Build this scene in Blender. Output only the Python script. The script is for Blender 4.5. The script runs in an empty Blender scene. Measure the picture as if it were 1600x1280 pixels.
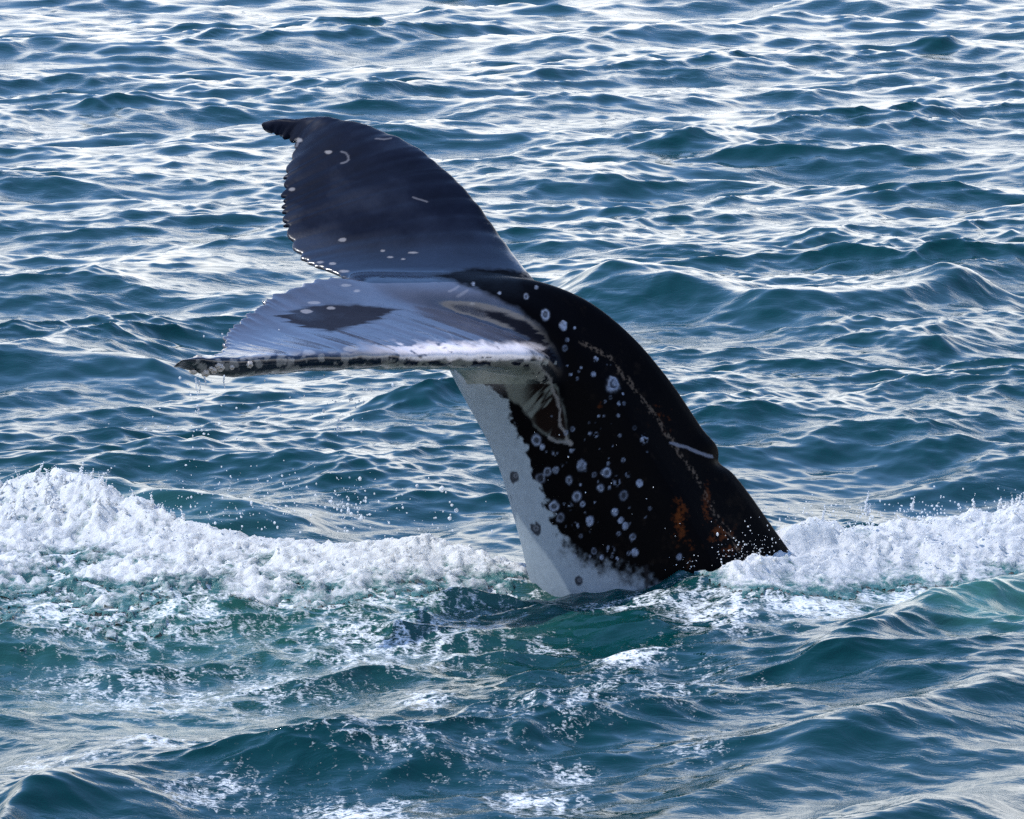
import bpy, math, random
import numpy as np
from concurrent.futures import ThreadPoolExecutor
from mathutils import Vector

random.seed(7)
rng = np.random.default_rng(11)
scene = bpy.context.scene
COL = scene.collection

# ------------------------------------------------------------------ camera
F = 8016.0                       # focal length in pixels of a 1600 px wide picture
CAM = np.array((0.0, -25.0, 4.5))
PITCH = math.radians(8.34)
cam_d = bpy.data.cameras.new('camera')
cam_d.sensor_width = 36.0
cam_d.lens = 36.0 * F / 1600.0
cam_d.clip_start = 0.5
cam_d.clip_end = 9000.0
cam = bpy.data.objects.new('camera', cam_d)
COL.objects.link(cam)
cam.location = CAM
cam.rotation_euler = (math.radians(90) - PITCH, 0, 0)
scene.camera = cam

# ------------------------------------------------------------------ sky + sun
SUN_EL = math.radians(54)
SUN_AZ = math.radians(-82)         # from +Y (behind the whale) towards +X
world = bpy.data.worlds.new('World')
scene.world = world
world.use_nodes = True
wn = world.node_tree
wn.nodes.clear()
wo = wn.nodes.new('ShaderNodeOutputWorld')
wb = wn.nodes.new('ShaderNodeBackground')
ws = wn.nodes.new('ShaderNodeTexSky')
ws.sky_type = 'NISHITA'
ws.sun_disc = False
ws.sun_elevation = SUN_EL
ws.sun_rotation = SUN_AZ
ws.air_density = 1.0
ws.dust_density = 0.05
ws.ozone_density = 7.0
wb.inputs['Strength'].default_value = 0.14
# bright white cloud bank all round the horizon, blue above
wc = wn.nodes.new('ShaderNodeTexCoord')
wz = wn.nodes.new('ShaderNodeSeparateXYZ')
wn.links.new(wc.outputs['Generated'], wz.inputs[0])
wnz = wn.nodes.new('ShaderNodeTexNoise')
wnz.inputs['Scale'].default_value = 5.0
wnz.inputs['Detail'].default_value = 5.0
wn.links.new(wc.outputs['Generated'], wnz.inputs['Vector'])
wad = wn.nodes.new('ShaderNodeMath')
wad.operation = 'MULTIPLY_ADD'
wad.inputs[1].default_value = 0.30
wn.links.new(wnz.outputs[0], wad.inputs[0])
wn.links.new(wz.outputs[2], wad.inputs[2])
wmr = wn.nodes.new('ShaderNodeMapRange')
wmr.interpolation_type = 'SMOOTHSTEP'
wmr.inputs[1].default_value = 0.56
wmr.inputs[2].default_value = 0.37
wn.links.new(wad.outputs[0], wmr.inputs[0])
wmx = wn.nodes.new('ShaderNodeMix')
wmx.data_type = 'RGBA'
wmx.inputs[7].default_value = (5.55, 5.7, 5.95, 1)
wn.links.new(wmr.outputs[0], wmx.inputs[0])
wn.links.new(ws.outputs[0], wmx.inputs[6])
wn.links.new(wmx.outputs[2], wb.inputs[0])
wn.links.new(wb.outputs[0], wo.inputs[0])

sun_d = bpy.data.lights.new('sun', 'SUN')
sun_d.energy = 2.1
sun_d.angle = math.radians(0.6)
sun_d.color = (1.0, 0.96, 0.90)
sun = bpy.data.objects.new('sun', sun_d)
COL.objects.link(sun)
sv = Vector((math.sin(SUN_AZ) * math.cos(SUN_EL), math.cos(SUN_AZ) * math.cos(SUN_EL), math.sin(SUN_EL)))
sun.rotation_euler = sv.to_track_quat('Z', 'Y').to_euler()
sun.location = (0, 20, 40)

scene.view_settings.view_transform = 'Standard'
scene.view_settings.look = 'None'
scene.view_settings.exposure = 1.42
scene.view_settings.gamma = 1.0
scene.view_settings.use_curve_mapping = False
scene.cycles.use_denoising = False
scene.cycles.sample_clamp_indirect = 4.0
scene.cycles.max_bounces = 6

# ------------------------------------------------------------------ projection helpers
FWD = np.array((0, math.cos(PITCH), -math.sin(PITCH)))
UP = np.array((0, math.sin(PITCH), math.cos(PITCH)))


def ray(px, py):
    return FWD + np.array((1.0, 0, 0)) * ((px - 800.0) / F) + UP * ((640.0 - py) / F)


def at(px, py, Y):
    d = ray(px, py)
    return CAM + d * ((Y - CAM[1]) / d[1])


def at_water(px, py, z=0.0):
    d = ray(px, py)
    return CAM + d * ((z - CAM[2]) / d[2])


def to_px(P):
    d = P - CAM
    z = d @ FWD
    return 800.0 + F * d[:, 0] / z, 640.0 - F * (d @ UP) / z


# ------------------------------------------------------------------ noise
def _hash(*c):
    h = np.zeros_like(c[0], dtype=np.uint32)
    for a, k in zip(c, (374761393, 668265263, 2147483647 // 3)):
        h = h + a.astype(np.int64).astype(np.uint32) * np.uint32(k)
    h = (h ^ (h >> np.uint32(13))) * np.uint32(1274126177)
    h = h ^ (h >> np.uint32(16))
    return (h & np.uint32(0xFFFFFF)).astype(np.float32) / 16777215.0


def vnoise(*p):
    n = len(p)
    i = [np.floor(a).astype(np.int64) for a in p]
    f = [(a - b) for a, b in zip(p, i)]
    f = [a * a * (3 - 2 * a) for a in f]
    r = 0
    for c in range(1 << n):
        w = 1.0
        idx = []
        for k in range(n):
            b = (c >> k) & 1
            idx.append(i[k] + b)
            w = w * (f[k] if b else 1 - f[k])
        r = r + w * _hash(*idx)
    return r


def fbm(*p, o=4, lac=2.07, gain=0.5):
    s, a, t = 0, 1.0, 0
    for k in range(o):
        s = s + a * vnoise(*[q * lac ** k + 17.3 * k for q in p])
        t += a
        a *= gain
    return s / t


def sstep(a, b, x):
    t = np.clip((x - a) / (b - a), 0, 1)
    return t * t * (3 - 2 * t)


def spline(pts, n, u=None):
    P = np.array(pts, float)
    d = np.r_[0, np.cumsum(np.linalg.norm(np.diff(P[:, :2], axis=0), axis=1) + 1e-6)]
    if u is None:
        u = np.linspace(0, 1, n)
    t = u * d[-1]
    # cubic hermite, finite-difference tangents
    m = np.zeros_like(P)
    m[1:-1] = (P[2:] - P[:-2]) / (d[2:] - d[:-2])[:, None]
    m[0] = (P[1] - P[0]) / (d[1] - d[0])
    m[-1] = (P[-1] - P[-2]) / (d[-1] - d[-2])
    k = np.clip(np.searchsorted(d, t, 'right') - 1, 0, len(d) - 2)
    h = (d[k + 1] - d[k])
    s = ((t - d[k]) / h)[:, None]
    h = h[:, None]
    return ((2 * s**3 - 3 * s**2 + 1) * P[k] + (s**3 - 2 * s**2 + s) * h * m[k]
            + (-2 * s**3 + 3 * s**2) * P[k + 1] + (s**3 - s**2) * h * m[k + 1])


def mesh_from(name, V, Q):
    """fast quad/tri mesh from numpy arrays"""
    me = bpy.data.meshes.new(name)
    Q = np.asarray(Q, np.int32)
    k = Q.shape[1]
    me.vertices.add(len(V))
    me.vertices.foreach_set('co', np.asarray(V, np.float32).ravel())
    me.loops.add(Q.size)
    me.loops.foreach_set('vertex_index', Q.ravel())
    me.polygons.add(len(Q))
    me.polygons.foreach_set('loop_start', np.arange(0, Q.size, k, dtype=np.int32))
    me.update(calc_edges=True)
    me.shade_smooth()
    return me


def grid_quads(nu, nv, wrap=False):
    i = np.arange(nu - 1)[:, None]
    j = np.arange(nv if wrap else nv - 1)[None, :]
    j2 = (j + 1) % nv
    return np.stack([i * nv + j, i * nv + j2, (i + 1) * nv + j2, (i + 1) * nv + j], -1).reshape(-1, 4)


def obj(name, me, mat=None, parent=None, label=None, cat=None, group=None, kind=None):
    o = bpy.data.objects.new(name, me)
    COL.objects.link(o)
    if mat:
        me.materials.append(mat)
    if parent:
        o.parent = parent
    for k, v in (('label', label), ('category', cat), ('group', group), ('kind', kind)):
        if v:
            o[k] = v
    return o


# ------------------------------------------------------------------ materials
def new_mat(name):
    m = bpy.data.materials.new(name)
    m.use_nodes = True
    nt = m.node_tree
    nt.nodes.clear()
    return m, nt


def N(nt, t, **kw):
    n = nt.nodes.new(t)
    for k, v in kw.items():
        if k in n.inputs:
            n.inputs[k].default_value = v
        else:
            setattr(n, k, v)
    return n


def water_material():
    m, nt = new_mat('sea_water')
    L = nt.links.new
    out = N(nt, 'ShaderNodeOutputMaterial')
    tc = N(nt, 'ShaderNodeTexCoord')
    # fine capillary ripples, crests lie across the wind
    mp = N(nt, 'ShaderNodeMapping')
    mp.inputs['Rotation'].default_value = (0, 0, math.radians(-20))
    mp.inputs['Scale'].default_value = (0.55, 1.0, 1.0)
    L(tc.outputs['Object'], mp.inputs[0])
    n1 = N(nt, 'ShaderNodeTexNoise', Scale=9.0, Detail=5.0, Roughness=0.62, Distortion=0.7)
    L(mp.outputs[0], n1.inputs['Vector'])
    n2 = N(nt, 'ShaderNodeTexNoise', Scale=1.1, Detail=2.0)
    L(mp.outputs[0], n2.inputs['Vector'])
    gust = N(nt, 'ShaderNodeMapRange')
    gust.inputs[1].default_value = 0.35
    gust.inputs[2].default_value = 0.65
    gust.inputs[3].default_value = 0.25
    gust.inputs[4].default_value = 1.0
    L(n2.outputs[0], gust.inputs[0])
    b1 = N(nt, 'ShaderNodeBump', Distance=0.02)
    bs = N(nt, 'ShaderNodeMath', operation='MULTIPLY')
    bs.inputs[1].default_value = 0.5
    ch = N(nt, 'ShaderNodeAttribute', attribute_name='churn')
    cha = N(nt, 'ShaderNodeMath', operation='MULTIPLY_ADD')
    cha.inputs[1].default_value = 0.9
    L(ch.outputs['Fac'], cha.inputs[0])
    L(gust.outputs[0], cha.inputs[2])
    L(cha.outputs[0], bs.inputs[0])
    L(bs.outputs[0], b1.inputs['Strength'])
    L(n1.outputs[0], b1.inputs['Height'])
    # water body
    aer = N(nt, 'ShaderNodeAttribute', attribute_name='aeration_and_glow')
    mixc = N(nt, 'ShaderNodeMix', data_type='RGBA')
    mixc.inputs[6].default_value = (0.0000, 0.0220, 0.0235, 1)
    mixc.inputs[7].default_value = (0.022, 0.090, 0.072, 1)
    L(aer.outputs['Fac'], mixc.inputs[0])
    p = N(nt, 'ShaderNodeBsdfPrincipled', Roughness=0.03, IOR=1.333)
    L(mixc.outputs[2], p.inputs['Base Color'])
    L(b1.outputs[0], p.inputs['Normal'])
    # thin foam flecks
    fo = N(nt, 'ShaderNodeAttribute', attribute_name='foam')
    mpf = N(nt, 'ShaderNodeMapping')
    mpf.inputs['Scale'].default_value = (0.75, 1.0, 1.0)
    L(tc.outputs['Object'], mpf.inputs[0])
    nf = N(nt, 'ShaderNodeTexNoise', Scale=24.0, Detail=5.0, Roughness=0.66, Distortion=0.6)
    L(mpf.outputs[0], nf.inputs['Vector'])
    rd = N(nt, 'ShaderNodeMath', operation='MULTIPLY_ADD')      # ridged noise: thin webs of bubbles
    rd.inputs[1].default_value = 2.0
    rd.inputs[2].default_value = -1.0
    L(nf.outputs[0], rd.inputs[0])
    ra = N(nt, 'ShaderNodeMath', operation='ABSOLUTE')
    L(rd.outputs[0], ra.inputs[0])
    nb = N(nt, 'ShaderNodeTexNoise', Scale=70.0, Detail=3.0, Roughness=0.7)
    L(mpf.outputs[0], nb.inputs['Vector'])
    r2 = N(nt, 'ShaderNodeMath', operation='MULTIPLY_ADD')
    r2.inputs[1].default_value = -1.1
    L(ra.outputs[0], r2.inputs[0])
    L(fo.outputs['Fac'], r2.inputs[2])
    add = N(nt, 'ShaderNodeMath', operation='MULTIPLY_ADD')
    add.inputs[1].default_value = 0.7
    L(nb.outputs[0], add.inputs[0])
    L(r2.outputs[0], add.inputs[2])
    th = N(nt, 'ShaderNodeMapRange')
    th.inputs[1].default_value = 0.61
    th.inputs[2].default_value = 0.90
    th.inputs[4].default_value = 0.92
    L(add.outputs[0], th.inputs[0])
    fb = N(nt, 'ShaderNodeBump', Strength=0.8, Distance=0.02)
    L(nf.outputs[0], fb.inputs['Height'])
    fd = N(nt, 'ShaderNodeBsdfPrincipled', Roughness=0.65)
    fd.inputs['Base Color'].default_value = (0.62, 0.64, 0.64, 1)
    L(fb.outputs[0], fd.inputs['Normal'])
    mx = N(nt, 'ShaderNodeMixShader')
    L(th.outputs[0], mx.inputs[0])
    L(p.outputs[0], mx.inputs[1])
    L(fd.outputs[0], mx.inputs[2])
    L(mx.outputs[0], out.inputs[0])
    return m


def foam_material():
    m, nt = new_mat('sea_foam')
    L = nt.links.new
    out = N(nt, 'ShaderNodeOutputMaterial')
    tc = N(nt, 'ShaderNodeTexCoord')
    n1 = N(nt, 'ShaderNodeTexNoise', Scale=34.0, Detail=6.0, Roughness=0.68, Distortion=0.5)
    L(tc.outputs['Object'], n1.inputs['Vector'])
    b = N(nt, 'ShaderNodeBump', Strength=0.7, Distance=0.02)
    L(n1.outputs[0], b.inputs['Height'])
    p = N(nt, 'ShaderNodeBsdfPrincipled', Roughness=0.4, IOR=1.333)
    p.inputs['Base Color'].default_value = (0.80, 0.81, 0.81, 1)
    L(b.outputs[0], p.inputs['Normal'])
    t = N(nt, 'ShaderNodeBsdfTranslucent')
    t.inputs[0].default_value = (0.80, 0.82, 0.82, 1)
    mx = N(nt, 'ShaderNodeMixShader')
    mx.inputs[0].default_value = 0.45
    L(p.outputs[0], mx.inputs[1])
    L(t.outputs[0], mx.inputs[2])
    # wet, aerated water between the bubbles
    w = N(nt, 'ShaderNodeBsdfPrincipled', Roughness=0.28, IOR=1.333)
    w.inputs['Base Color'].default_value = (0.030, 0.105, 0.105, 1)
    L(b.outputs[0], w.inputs['Normal'])
    de = N(nt, 'ShaderNodeAttribute', attribute_name='froth')
    mp = N(nt, 'ShaderNodeMapping')
    mp.inputs['Scale'].default_value = (0.6, 0.6, 1.6)
    L(tc.outputs['Object'], mp.inputs[0])
    n2 = N(nt, 'ShaderNodeTexNoise', Scale=22.0, Detail=6.0, Roughness=0.72, Distortion=0.8)
    L(mp.outputs[0], n2.inputs['Vector'])
    ad = N(nt, 'ShaderNodeMath', operation='ADD')
    L(n2.outputs[0], ad.inputs[0])
    L(de.outputs['Fac'], ad.inputs[1])
    th = N(nt, 'ShaderNodeMapRange')
    th.inputs[1].default_value = 0.66
    th.inputs[2].default_value = 0.92
    L(ad.outputs[0], th.inputs[0])
    m2 = N(nt, 'ShaderNodeMixShader')
    L(th.outputs[0], m2.inputs[0])
    L(w.outputs[0], m2.inputs[1])
    L(mx.outputs[0], m2.inputs[2])
    L(m2.outputs[0], out.inputs[0])
    return m


def drop_material():
    m, nt = new_mat('spray_drop')
    L = nt.links.new
    out = N(nt, 'ShaderNodeOutputMaterial')
    p = N(nt, 'ShaderNodeBsdfPrincipled', Roughness=0.12, IOR=1.333)
    p.inputs['Base Color'].default_value = (0.6, 0.62, 0.64, 1)
    t = N(nt, 'ShaderNodeBsdfTranslucent')
    t.inputs[0].default_value = (0.9, 0.92, 0.93, 1)
    mx = N(nt, 'ShaderNodeMixShader')
    mx.inputs[0].default_value = 0.5
    L(p.outputs[0], mx.inputs[1])
    L(t.outputs[0], mx.inputs[2])
    L(mx.outputs[0], out.inputs[0])
    return m


def skin_material():
    m, nt = new_mat('whale_skin')
    L = nt.links.new
    out = N(nt, 'ShaderNodeOutputMaterial')
    tc = N(nt, 'ShaderNodeTexCoord')
    pg = N(nt, 'ShaderNodeAttribute', attribute_name='pigment')
    wet = N(nt, 'ShaderNodeAttribute', attribute_name='gloss')
    n1 = N(nt, 'ShaderNodeTexNoise', Scale=26.0, Detail=6.0, Roughness=0.6)
    L(tc.outputs['Object'], n1.inputs['Vector'])
    n2 = N(nt, 'ShaderNodeTexNoise', Scale=160.0, Detail=3.0)
    L(tc.outputs['Object'], n2.inputs['Vector'])
    mr = N(nt, 'ShaderNodeMapRange')
    mr.inputs[1].default_value = 0.3
    mr.inputs[2].default_value = 0.7
    mr.inputs[3].default_value = 0.9
    mr.inputs[4].default_value = 1.08
    L(n1.outputs[0], mr.inputs[0])
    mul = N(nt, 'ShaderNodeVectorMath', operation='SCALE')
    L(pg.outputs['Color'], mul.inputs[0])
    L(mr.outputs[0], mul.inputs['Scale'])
    b = N(nt, 'ShaderNodeBump', Strength=0.22, Distance=0.006)
    L(n1.outputs[0], b.inputs['Height'])
    b2 = N(nt, 'ShaderNodeBump', Strength=0.04, Distance=0.002)
    L(n2.outputs[0], b2.inputs['Height'])
    L(b.outputs[0], b2.inputs['Normal'])
    ro = N(nt, 'ShaderNodeMapRange')
    ro.inputs[3].default_value = 0.5
    ro.inputs[4].default_value = 0.13
    L(wet.outputs['Fac'], ro.inputs[0])
    p = N(nt, 'ShaderNodeBsdfPrincipled', IOR=1.36)
    sp_ = N(nt, 'ShaderNodeMapRange')
    sp_.inputs[1].default_value = 0.3
    sp_.inputs[2].default_value = 0.9
    sp_.inputs[3].default_value = 0.03
    sp_.inputs[4].default_value = 1.0
    L(wet.outputs['Fac'], sp_.inputs[0])
    L(sp_.outputs[0], p.inputs['Specular IOR Level'])
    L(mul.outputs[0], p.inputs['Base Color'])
    L(ro.outputs[0], p.inputs['Roughness'])
    L(b2.outputs[0], p.inputs['Normal'])
    L(p.outputs[0], out.inputs[0])
    return m


def barnacle_material():
    m, nt = new_mat('barnacle_shell')
    L = nt.links.new
    out = N(nt, 'ShaderNodeOutputMaterial')
    tc = N(nt, 'ShaderNodeTexCoord')
    n1 = N(nt, 'ShaderNodeTexNoise', Scale=60.0, Detail=4.0)
    L(tc.outputs['Object'], n1.inputs['Vector'])
    cr = N(nt, 'ShaderNodeValToRGB')
    cr.color_ramp.elements[0].position = 0.35
    cr.color_ramp.elements[0].color = (0.13, 0.10, 0.08, 1)
    cr.color_ramp.elements[1].position = 0.65
    cr.color_ramp.elements[1].color = (0.55, 0.50, 0.44, 1)
    L(n1.outputs[0], cr.inputs[0])
    p = N(nt, 'ShaderNodeBsdfPrincipled', Roughness=0.5)
    L(cr.outputs[0], p.inputs['Base Color'])
    L(p.outputs[0], out.inputs[0])
    return m


M_WATER, M_FOAM, M_DROP, M_SKIN, M_BARN = (water_material(), foam_material(), drop_material(),
                                            skin_material(), barnacle_material())

# ------------------------------------------------------------------ the sea
COMP = []
WDIR = math.radians(90 + 24)
for lo, hi, slope, n, spread in ((4.0, 9.0, 0.045, 10, 34), (2.0, 4.0, 0.078, 18, 44), (1.0, 2.0, 0.090, 30, 50),
                                 (0.5, 1.0, 0.100, 46, 54), (0.25, 0.5, 0.115, 60, 54), (0.12, 0.25, 0.105, 70, 54),
                                 (0.065, 0.12, 0.075, 60, 56)):
    for k in range(n):
        lam = lo * (hi / lo) ** ((k + rng.random()) / n)
        kk = 2 * math.pi / lam
        COMP.append((kk, slope * math.sqrt(2.0 / n) / kk, WDIR + math.radians(spread) * rng.normal(0, 0.75),
                     rng.random() * 6.283))

# single waves that stand out in the picture: polyline of (px, py at still-water level), height, half width (front, back)
def ridge_pts(pl):
    return np.array([at_water(a, b)[:2] for a, b in pl])


RIDGES = [
    (ridge_pts([(-300, 850), (-60, 842), (70, 838), (200, 845), (330, 858), (470, 872)]), [0.15, 0.21, 0.30, 0.22, 0.08, 0.0], 0.55, 0.50),
    (ridge_pts([(330, 862), (470, 872), (640, 878), (800, 880), (900, 885)]), [0.0, 0.03, 0.02, 0.02, 0.0], 0.5, 0.35),
    (ridge_pts([(1120, 930), (1230, 895), (1330, 872), (1450, 858), (1600, 850), (1800, 846)]), [0.02, 0.17, 0.13, 0.08, 0.05, 0.03], 0.55, 0.4),
    (ridge_pts([(1180, 1085), (1290, 1050), (1420, 1005), (1560, 965), (1700, 935)]), [0.0, 0.06, 0.12, 0.17, 0.18], 0.42, 0.7),
    (ridge_pts([(800, 480), (930, 472), (1100, 478), (1250, 492), (1400, 480), (1550, 455), (1640, 470)]), [0.0, 0.22, 0.25, 0.22, 0.24, 0.27, 0.1], 0.7, 1.6),
    (ridge_pts([(-120, 590), (60, 585), (200, 580), (350, 590)]), [0.16, 0.22, 0.2, 0.0], 0.7, 1.0),
    (ridge_pts([(-80, 800), (60, 782), (180, 780), (420, 800), (600, 815)]), [0.2, 0.26, 0.18, 0.1, 0.0], 0.5, 0.7),
    (ridge_pts([(-60, 1330), (60, 1265), (180, 1235), (330, 1250)]), [0.08, 0.10, 0.08, 0.0], 0.5, 0.5),
    (ridge_pts([(700, 1370), (1000, 1275), (1300, 1180), (1700, 1060)]), [0.0, 0.06, 0.08, 0.08], 0.45, 0.6),
    (ridge_pts([(1000, 1420), (1300, 1320), (1500, 1270), (1800, 1200)]), [0.0, 0.07, 0.08, 0.06], 0.4, 0.5),
]


def ridge_height(x, y):
    h = np.zeros_like(x)
    for P, H, wf, wb_ in RIDGES:
        xa, xb = P[0, 0], P[-1, 0]
        m = (x > xa) & (x < xb)
        if not m.any():
            continue
        gx = np.linspace(xa, xb, 200)
        yc = np.interp(gx, P[:, 0], P[:, 1])
        am = np.interp(gx, P[:, 0], H)
        ker = np.hanning(45)
        ker /= ker.sum()
        yc = np.convolve(np.pad(yc, 22, mode='reflect', reflect_type='odd'), ker, 'valid')
        am = np.convolve(np.pad(am, 22, mode='edge'), ker, 'valid')
        am = am * sstep(0, 0.18, (gx - xa) / (xb - xa)) * sstep(0, 0.18, (xb - gx) / (xb - xa))
        xs, ys = x[m], y[m]
        d = ys - np.interp(xs, gx, yc) + 0.12 * (fbm(xs * 1.7, ys * 0.4, o=3) - 0.5)
        t = sstep(-0.06, 0.06, d)
        w = wf * (1 - t) + wb_ * t
        h[m] += np.interp(xs, gx, am) / (1 + (d / (w * 0.75)) ** 2) ** 1.6
    return h - 0.13 * np.exp(-((x - 0.12) / 0.45) ** 2 - ((y + 0.25) / 0.5) ** 2) + 0.09 * np.exp(-((x - 1.0) / 0.4) ** 2 - ((y + 0.75) / 0.35) ** 2)


def sea(x, y, sp):
    k = 16
    with ThreadPoolExecutor(4) as ex:
        return np.vstack(list(ex.map(lambda a: sea_part(*a), zip(np.array_split(x, k), np.array_split(y, k), np.array_split(sp, k)))))


def sea_part(x, y, sp):
    """displaced water surface at parameter (x, y); sp is the local sample spacing"""
    x = x.astype(np.float32)
    y = y.astype(np.float32)
    X = np.zeros_like(x)
    Y = np.zeros_like(x)
    Z = np.zeros_like(x)
    Zl = np.zeros_like(x)
    churn = np.exp(-((x + 0.6) / 2.6) ** 2 - ((y + 1.8) / 2.2) ** 2).astype(np.float32)
    calm = 1 - 0.6 * np.exp(-((x - 0.2) / 1.6) ** 2 - ((y + 1.0) / 1.3) ** 2).astype(np.float32)
    gust = 0.7 * churn + 0.65 + 0.7 * fbm(x * 0.35 + 3, y * 0.18 + 9, o=3).astype(np.float32)
    gust = gust * (1 - 0.5 * np.exp(-((x - 2.0) / 1.2) ** 2 - ((y + 3.2) / 1.6) ** 2)).astype(np.float32)
    # gentle warp keeps the trains of short waves from running straight
    wx = x + 0.5 * (fbm(x * 0.5, y * 0.5, o=2) - 0.5).astype(np.float32)
    wy = y + 0.5 * (fbm(x * 0.5 + 40, y * 0.5 + 7, o=2) - 0.5).astype(np.float32)
    for kk, a, th, ph in COMP:
        lam = 2 * math.pi / kk
        fade = np.clip((lam / sp - 1.9) / 1.2, 0, 1).astype(np.float32)
        idx = np.nonzero(fade > 0.01)[0]
        if len(idx) == 0:
            continue
        full = len(idx) == len(x)
        xs, ys, fs = (wx, wy, fade) if full else (wx[idx], wy[idx], fade[idx])
        c, s = math.cos(th), math.sin(th)
        p = (np.float32(kk * c) * xs + np.float32(kk * s) * ys + np.float32(ph))
        A = a * fs
        if lam > 0.9:
            A = A * (calm if full else calm[idx])
        if lam < 1.2:
            g = gust if full else gust[idx]
            zl = Zl if full else Zl[idx]
            A = A * g * np.clip(1.0 + 3.0 * zl, 0.4, 1.8)
        co, si = np.cos(p), np.sin(p)
        q = 0.95 if lam > 0.5 else 0.9
        if full:
            Z += A * co
            X -= q * A * c * si
            Y -= q * A * s * si
            if lam >= 1.2:
                Zl += A * co
        else:
            Z[idx] += A * co
            X[idx] -= q * A * c * si
            Y[idx] -= q * A * s * si
            if lam >= 1.2:
                Zl[idx] += A * co
    Z += ridge_height(x, y).astype(np.float32)
    return np.stack([x + X, y + Y, Z], -1)


def blobs(px, py, lst):
    m = np.zeros_like(px)
    for cx, cy, rx, ry, s in lst:
        m = np.maximum(m, s * np.exp(-((px - cx) / rx) ** 2 - ((py - cy) / ry) ** 2))
    return m


FOAM_PATCH = [  # thin foam drifting on the surface: px, py (still water), radii, strength
    (955, 1035, 75, 26, 0.66), (1010, 1010, 60, 16, 0.46), (760, 1005, 60, 14, 0.44), (860, 1000, 60, 18, 0.42),
    (1120, 965, 130, 36, 0.54), (1280, 950, 150, 28, 0.60), (1450, 925, 170, 28, 0.60), (640, 1085, 60, 20, 0.47), (700, 1110, 60, 16, 0.44),
    (840, 1245, 120, 26, 0.50), (560, 1262, 150, 28, 0.50), (330, 1235, 120, 26, 0.42), (230, 1160, 120, 20, 0.40),
    (60, 1180, 130, 20, 0.40), (900, 1210, 60, 14, 0.44), (1010, 1090, 200, 70, 0.37), (850, 1130, 200, 60, 0.39),
    (640, 1190, 300, 40, 0.33), (1100, 1180, 90, 40, 0.32), (300, 1060, 300, 50, 0.42), (200, 965, 300, 75, 0.55),
    (500, 930, 350, 60, 0.56), (750, 900, 150, 45, 0.60), (100, 900, 200, 70, 0.58), (600, 1000, 260, 50, 0.46), (1000, 955, 120, 18, 0.5), (1440, 835, 160, 10, 0.38),
]
AERATED_AND_GLOW = [(250, 960, 420, 85, 0.75), (600, 930, 320, 60, 0.75), (1330, 915, 230, 50, 0.6),
           (200, 1080, 330, 60, 0.35), (1540, 985, 110, 32, 1.4), (100, 830, 300, 60, 0.45)]  # rightmost entry: green light through the wave crest, painted as water colour


def build_water():
    c = 0.0165 / 625.0
    r = [16.8]
    while r[-1] < 78:
        r.append(r[-1] + c * r[-1] ** 2)
    out = r[-1]
    st = c * out * out
    while out < 6000:
        st *= 1.09
        out += st
        r.append(out)
    inn = [0.05, 1.0, 2.5, 4.5, 7.0, 9.5, 11.5, 13.0, 14.0, 14.8, 15.4, 15.9, 16.3, 16.6]
    r = np.array(inn + r)
    amax = math.radians(7.6)
    a = list(np.linspace(-amax, amax, 500))
    st = a[1] - a[0]
    side = []
    cur = amax
    while True:
        st *= 1.13
        cur += st
        if cur > math.pi:
            break
        side.append(cur)
    a = np.array([-q for q in reversed(side)] + a + side)
    R, A = np.meshgrid(r, a, indexing='ij')
    dr = np.gradient(r)
    da = np.gradient(a)
    sp = np.maximum(dr[:, None] * 0.85, (r[:, None] * da[None, :]))
    x = (R * np.sin(A)).ravel()
    y = (CAM[1] + R * np.cos(A)).ravel()
    sp = sp.ravel()
    P = sea(x, y, sp)
    damp = (1 - sstep(150, 900, R.ravel()))
    P[:, 2] *= damp
    nr, na = len(r), len(a)
    # close the circle behind the camera: wrap in angle
    Q = grid_quads(nr, na, wrap=True)
    Q = Q[:, ::-1]
    me = mesh_from('water', P, Q)
    flat = np.stack([x, y, np.zeros_like(x)], -1)
    px, py = to_px(flat)
    front = (flat - CAM) @ FWD > 1.0
    px = np.where(front, px, 1e6)
    py = np.where(front, py, 1e6)
    foam = blobs(px, py, FOAM_PATCH)
    # a few small breaking crests
    fx, fy = x + 0.10 * fbm(x * 3, y * 3, o=2), y + 0.10 * fbm(x * 3 + 9, y * 3, o=2)
    lace = 0.35 * fbm(fx * 3.0, fy * 2.0, o=3) + 0.65 * (1 - np.abs(2 * fbm(fx * 13, fy * 7, o=3, gain=0.65) - 1) * 2.0)
    foam = np.where(foam > 0.02, foam + 0.04 + (lace - 0.60) * 0.45, 0.0)
    aer = blobs(px, py, AERATED_AND_GLOW) * (0.45 + 0.9 * fbm(x * 1.3, y * 0.8, o=4))
    churn = np.exp(-((x + 0.6) / 2.6) ** 2 - ((y + 1.9) / 2.0) ** 2)
    for nm, arr in (('churn', churn), ('foam', foam), ('aeration_and_glow', np.clip(aer, 0, 1))):
        at_ = me.attributes.new(nm, 'FLOAT', 'POINT')
        at_.data.foreach_set('value', arr.astype(np.float32))
    o = obj('water', me, M_WATER, kind='structure')
    return o


build_water()


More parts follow.
